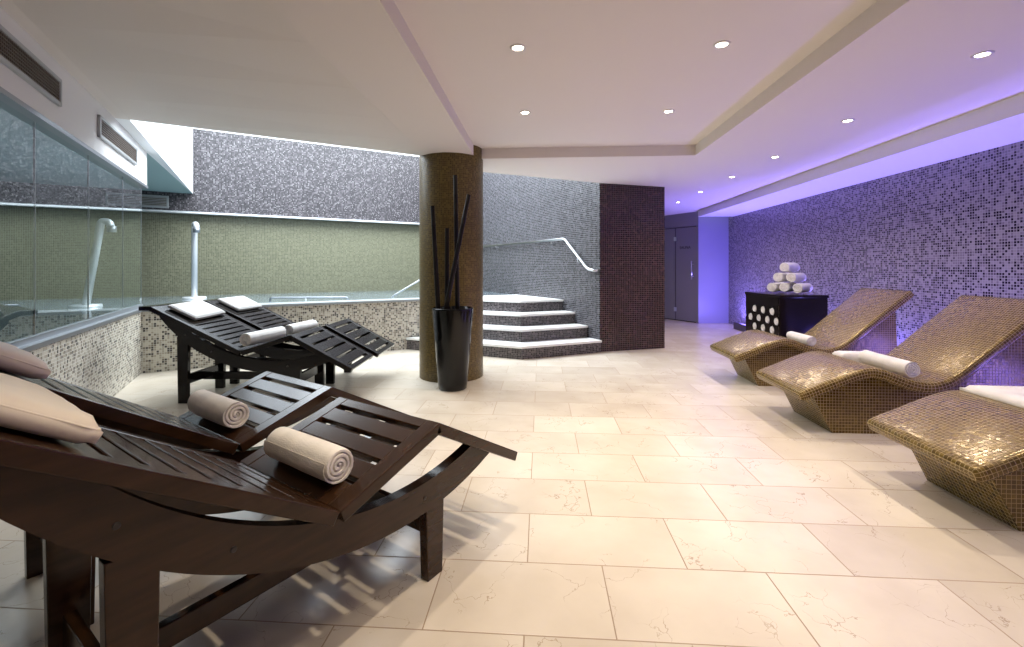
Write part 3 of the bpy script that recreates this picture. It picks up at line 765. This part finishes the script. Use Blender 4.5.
def folded(i, s0, s1, y0, y1, zt, lab):
    """thick folded towel lying in the seat dip: underside on the bench, level rounded top"""
    bm = bmesh.new(); nx, ny = 18, 18; g = {}
    for side in (0, 1):
        for a in range(nx+1):
            for b in range(ny+1):
                u, v = a/nx*2-1, b/ny*2-1; ss = s0+(s1-s0)*a/nx
                zb = mos_z(ss)+.004; ed = min(1-abs(u), 1-abs(v)); k = min(1, ed/.3); rnd = math.sqrt(max(0, 1-(1-k)**2))
                h = max(.012, zt-zb)
                z = zb+(h*(.35+.65*rnd)+.004*noise.noise(Vector((u*2, v*2, i))) if side else 0)
                g[side, a, b] = bm.verts.new((ss-MS_0, y0+(y1-y0)*b/ny, z))
    for a in range(nx):
        for b in range(ny):
            bm.faces.new((g[1, a, b], g[1, a+1, b], g[1, a+1, b+1], g[1, a, b+1])); bm.faces.new((g[0, a, b], g[0, a, b+1], g[0, a+1, b+1], g[0, a+1, b]))
    for a in range(nx):
        for b in (0, ny): bm.faces.new([g[k] for k in ((0, a, b), (0, a+1, b), (1, a+1, b), (1, a, b))])
    for b in range(ny):
        for a in (0, nx): bm.faces.new([g[k] for k in ((0, a, b), (0, a, b+1), (1, a, b+1), (1, a, b))])
    o = obj('folded_towel', bm, M['towel'], smooth=True); auto_smooth(o, 60)
    o.location = (*ML[i], 0); o.rotation_euler = (0, 0, A3); tag(o, lab, 'towel', g3)
folded(1, .64, .98, .20, .335, .495, 'folded white towel behind the long roll on the middle mosaic lounger')
folded(2, .52, 1.02, -.25, .325, .535, 'white towel in the seat of the nearest mosaic lounger, at the right picture edge')

# ------------------------------------------------------------------ towel cabinet
CX, CY, CW, CD, CH = 3.33, 5.58, .60, .79, .85
cab = tag(empty('towel_cabinet', (CX, CY, 0), math.radians(1)), 'dark wooden towel cabinet with round pigeonholes, against the mosaic wall behind the loungers', 'cabinet')
bm = bmesh.new(); t_ = .025
add_box(bm, (CW/2, CD/2, CH-.0175), (CW+.02, CD+.02, .035), bev=.004)
add_box(bm, (CW/2, t_/2, CH/2-.0175), (CW, t_, CH-.035)); add_box(bm, (CW/2, CD-t_/2, CH/2-.0175), (CW, t_, CH-.035))
add_box(bm, (CW-t_/2, CD/2, CH/2-.0175), (t_, CD-2*t_, CH-.035)); add_box(bm, (CW/2, CD/2, .03), (CW-.02, CD-2*t_, .05))
obj('case', bm, M['wood_dark_copy'], cab)
rows = [(.633, [.17, .37, .57]), (.513, [.08, .27, .47, .67]), (.393, [.17, .37, .57]), (.273, [.08, .27, .47, .67])]
bm = bmesh.new(); hr_ = .0595
def ring_cell(y0, y1, z0, z1, cy, cz):
    n = 24; inner = []; outer = []
    for k in range(n):
        a = 2*math.pi*k/n; c, s_ = math.cos(a), math.sin(a)
        inner.append((cy+hr_*c, cz+hr_*s_))
        ts = []
        if c > 1e-6: ts.append((y1-cy)/c)
        if c < -1e-6: ts.append((y0-cy)/c)
        if s_ > 1e-6: ts.append((z1-cz)/s_)
        if s_ < -1e-6: ts.append((z0-cz)/s_)
        t = min(ts); outer.append((cy+t*c, cz+t*s_))
    fi = [bm.verts.new((0, y, z)) for y, z in inner]; fo = [bm.verts.new((0, y, z)) for y, z in outer]; bi = [bm.verts.new((.03, y, z)) for y, z in inner]
    for k in range(n):
        k2 = (k+1) % n
        bm.faces.new((fi[k], fi[k2], fo[k2], fo[k])); bm.faces.new((fi[k], bi[k], bi[k2], fi[k2]))
    for cyy, czz, sy_, sz_ in ((y0, z0, -1, -1), (y1, z0, 1, -1), (y0, z1, -1, 1), (y1, z1, 1, 1)):   # corners the fan leaves open
        cand = [v for v in fo if (abs(v.co.y-cyy) < 1e-5) or (abs(v.co.z-czz) < 1e-5)]
        cy_ = [v for v in cand if abs(v.co.y-cyy) < 1e-5]; cz_ = [v for v in cand if abs(v.co.z-czz) < 1e-5]
        if not cy_ or not cz_: continue
        a = min(cy_, key=lambda v: abs(v.co.z-czz)); b = min(cz_, key=lambda v: abs(v.co.y-cyy))
        if a is not b and (a.co-b.co).length > 1e-5: bm.faces.new((a, b, bm.verts.new((0, cyy, czz))))
for z, cs in rows:
    bs = [t_] + [(a+b)/2 for a, b in zip(cs[:-1], cs[1:])] + [CD-t_]
    bs[0] = min(bs[0], cs[0]-.0595)
    for c, a, b in zip(cs, bs[:-1], bs[1:]): ring_cell(a, b, z-.06, z+.06, c, z)
add_poly(bm, [(0, t_, .693), (0, CD-t_, .693), (0, CD-t_, CH-.035), (0, t_, CH-.035)]); add_poly(bm, [(0, t_, 0), (0, CD-t_, 0), (0, CD-t_, .213), (0, t_, .213)])
bmesh.ops.translate(bm, verts=bm.verts[:], vec=(-.004, 0, 0))
obj('rack_front', bm, M['wood_dark_copy'], cab)
rm = roll_bm(.0578, .32, 3, .7, seg=14)
o = obj('rolled_towel', rm, M['towel'], smooth=True); auto_smooth(o, 55); rackmesh = o.data; bpy.data.objects.remove(o)
MC = Matrix.Translation((CX, CY, 0)) @ Matrix.Rotation(math.radians(1), 4, 'Z')
rw = ['top', 'second', 'third', 'bottom']; cw4 = ['rightmost', 'second from the right', 'second from the left', 'leftmost']; cw3 = ['right', 'middle', 'left']
for ri_, (z, cs) in enumerate(rows):
    for k, c in enumerate(cs):
        if ri_ == 3 and k < 2: continue
        w = (cw4 if len(cs) == 4 else cw3)[k]
        lab = 'white towel roll in the cabinet pigeonholes, %s hole of the %s row' % (w, rw[ri_])
        towel(MC @ Matrix.Translation((.158, c, z)) @ Matrix.Rotation(k*1.3+ri_, 4, 'X'), 0, 0, 'towel', lab, 'towel rolls in the cabinet', mesh=rackmesh)
pm = roll_bm(.076, .34, 3, 2.1, seg=18)
o = obj('rolled_towel', pm, M['towel'], smooth=True); auto_smooth(o, 55); pyr = o.data; bpy.data.objects.remove(o)
ax = Vector((.80, .60)); rwd = Vector((.60, -.80)); pr = .0765
pc = Vector((3.71, 6.0))
def pyramid(lev, k, n, lab):
    c = pc + rwd*((k-(n-1)/2)*2*pr) + ax*(.0)
    z = CH + pr + lev*pr*math.sqrt(3) + .001
    towel(Matrix.Translation((c.x, c.y, z)) @ Matrix.Rotation(math.atan2(ax.y, ax.x), 4, 'Z') @ Matrix.Rotation(k*1.7+lev, 4, 'X'), 0, 0, 'towel', lab, 'towel pyramid on the cabinet', mesh=pyr)
for k, w in enumerate(('left', 'middle', 'right')): pyramid(0, k, 3, 'white towel roll in the bottom row of the pyramid on the cabinet, %s one' % w)
for k, w in enumerate(('left', 'right')): pyramid(1, k, 2, 'white towel roll in the second row of the pyramid on the cabinet, %s one' % w)
pyramid(2, 0, 1, 'white towel roll on the very top of the pyramid on the cabinet')

# ------------------------------------------------------------------ vase and bamboo canes
VX, VY = -.586, 4.44
vs = tag(empty('floor_vase', (VX, VY, 0)), 'tall tapered glossy black floor vase standing before the bronze column', 'vase')
bm = bmesh.new(); add_lathe(bm, [(0, 0), (.125, 0), (.138, .008), (.145, .06), (.170, .38), (.192, .66), (.203, .785), (.203, .797), (.197, .80), (.190, .795), (.178, .68)], 48); obj('body', bm, M['black'], vs, True)
bm = bmesh.new(); add_lathe(bm, [(0, .70), (.10, .705), (.182, .70)], 40); obj('filling', bm, M['dark'], vs, True)
canes = [((-.718, 4.40), (-.783, 4.42), 1.80, 'leftmost black bamboo cane in the vase, leaning slightly left'),
         ((-.645, 4.46), (-.645, 4.46), 1.585, 'shortest black bamboo cane in the vase, second from left'),
         ((-.545, 4.50), (-.568, 4.50), 2.118, 'tallest black bamboo cane in the vase, nearly upright'),
         ((-.662, 4.37), (-.424, 4.41), 1.91, 'black bamboo cane leaning right across the others in the vase')]
for (x0, y0), (x1, y1), zt, lab in canes:
    a = Vector((x0, y0, .70)); b = Vector((x1, y1, zt)); L = (b-a).length
    pts, rad = [], []
    k = 0; d = 0; r = .0235
    rl = random.Random(int(zt*1000))
    nodes = []
    while d < L: d += rl.uniform(.2, .28); nodes.append(d)
    ds = [0]
    for nd in nodes:
        if nd < L-.03: ds += [nd-.012, nd, nd+.012]
    ds.append(L)
    for q_ in ds:
        isn = any(abs(q_-nd) < 1e-6 for nd in nodes)
        pts.append(b*(q_/L)+a*(1-q_/L)-Vector((x0, y0, .70))); rad.append((r+.0035 if isn else r)*(1-.12*q_/L))
    bm = bmesh.new(); add_tube(bm, pts, r, 14, radii=rad)
    o = obj('bamboo_cane', bm, M['bamboo'], smooth=True); auto_smooth(o, 50); o.location = (x0, y0, .70); tag(o, lab, 'bamboo cane', 'bamboo canes in the vase')

# ------------------------------------------------------------------ pool fittings
def spout(base, zt, lean, hook, lab):
    t = tag(empty('water_spout', (base[0], base[1], .69)), lab, 'water spout', 'swan neck spouts in the pool')
    h = zt-.69; top = Vector((lean[0], lean[1], h)); hk = Vector((*hook, 0))
    bm = bmesh.new(); add_tube(bm, bend([(0, 0, 0), top-Vector((0, 0, 0)), top+hk*.75+Vector((0, 0, -.005)), top+hk+Vector((0, 0, -.10))], .10, 6), .042, 20); obj('pipe', bm, M['satin'], t, True)
    bm = bmesh.new(); add_tube(bm, [top+hk+Vector((0, 0, -.06)), top+hk+Vector((0, 0, -.14))], .048, 18); obj('nozzle', bm, M['alu'], t, True)
    bm = bmesh.new(); add_lathe(bm, [(0, .03), (.16, .03), (.165, .0), (.165, -.3)], 28); obj('base_plate', bm, M['satin'], t, True)
spout((-5.12, 7.24), 1.89, (0, 0), (.09, -.08), 'upright white steel swan neck spout against the olive mosaic wall')
spout((-5.47, 5.76), 1.79, (.2, .0), (.10, .04), 'leaning steel swan neck spout seen through the glass screen')
t = tag(empty('pool_rail', (-3.05, 6.72, .69)), 'low dark steel rail at the water surface just behind the pool rim', 'rail')
bm = bmesh.new(); add_tube(bm, bend([(-.57, 0, -.3), (-.57, 0, .05), (.57, .08, .05), (.57, .08, -.3)], .04), .013); obj('bar', bm, M['alu'], t, True)
bm = bmesh.new(); add_tube(bm, [(-.05, .036, -.3), (-.05, .036, .05)], .012); obj('post', bm, M['alu'], t, True)
t = tag(empty('grab_rail', (-2.05, 7.62, .69)), 'thin sloping steel grab rail rising from the pool beside the column', 'rail')
bm = bmesh.new(); add_tube(bm, bend([(-.06, 0, -.2), (0, 0, .0), (.62, .02, .37), (.72, .03, .37), (.72, .03, -.2)], .06), .014); obj('bar', bm, M['steel'], t, True)

# ------------------------------------------------------------------ light
bm = bmesh.new(); add_prism(bm, [UVp(-2.3, 3.86), UVp(-2.3, 3.89), UVp(8.95, 3.89), UVp(8.95, 3.86)], .0705, .078)
tag(obj('light_strip', bm, M['led']), 'glowing blue light strip in the plinth along the foot of the mosaic wall', 'light strip')
def area(name, loc, rot, sx, sy, power, col):
    L = bpy.data.lights.new(name, 'AREA'); L.shape = 'RECTANGLE'; L.size = sx; L.size_y = sy; L.energy = power; L.color = col
    o = bpy.data.objects.new(name, L); COL.objects.link(o); o.location = loc; o.rotation_euler = rot; return o
BL = (.24, .19, 1.0)
for u, pw in ((1.2, 9), (3, 18), (5, 24), (7.0, 32), (8.6, 34)):
    p = UV(u, 3.90); o = area('blue_wash', (p[0], p[1], .09), (math.pi, math.radians(-12), A3), .05, 1.9 if u < 8 else 1.0, pw, BL); o.data.spread = math.radians(125)
# blue lamps on the plinth between the loungers and at its far end
def blue_lamp(u, v, z, pw):
    L = bpy.data.lights.new('blue_lamp', 'POINT'); L.energy = pw; L.color = (.20, .15, 1.0); L.shadow_soft_size = .15; L.specular_factor = .3
    o = bpy.data.objects.new('blue_lamp', L); COL.objects.link(o); o.location = (*UV(u, v), z)
for u, v, z, pw in ((1.7, 3.70, .3, 8), (2.85, 3.70, .3, 15), (4.12, 3.70, .3, 15), (5.33, 3.84, .25, 5), (8.75, 3.86, .2, 16), (7.6, 3.86, .2, 8)): blue_lamp(u, v, z, pw)
p = UV(8.95, 3.72); area('blue_end', (p[0], p[1], .3), (math.radians(115), 0, A3+.25), .3, .3, 9, BL)
# daylight through the skylight
area('skylight_daylight', (-2.2, 7.2, 4.28), (0, 0, math.radians(29.5)), 5.2, 3.0, 720, (.86, .94, 1.0))
area('pool_fill', (-6.8, 4.2, 2.4), (0, 0, math.radians(29.5)), 1.5, 4.0, 10, (.9, .97, 1.0))  # added fill without a fixture, brightens the pool behind the glass
w = bpy.data.worlds.new('world'); S.world = w; w.use_nodes = True
w.node_tree.nodes['Background'].inputs[0].default_value = (.72, .85, 1, 1); w.node_tree.nodes['Background'].inputs[1].default_value = 1.0

# ------------------------------------------------------------------ camera
cd = bpy.data.cameras.new('camera'); cam = bpy.data.objects.new('camera', cd); COL.objects.link(cam)
cam.location = (0, 0, CAMZ); cam.rotation_euler = (math.pi/2, 0, 0)
cd.sensor_fit = 'HORIZONTAL'; cd.sensor_width = 36; cd.lens = 36*F/1024; cd.shift_y = -56.5/1024; cd.clip_start = .02
S.camera = cam
S.view_settings.view_transform = 'Standard'
S.view_settings.look = 'None'
S.view_settings.exposure = 0
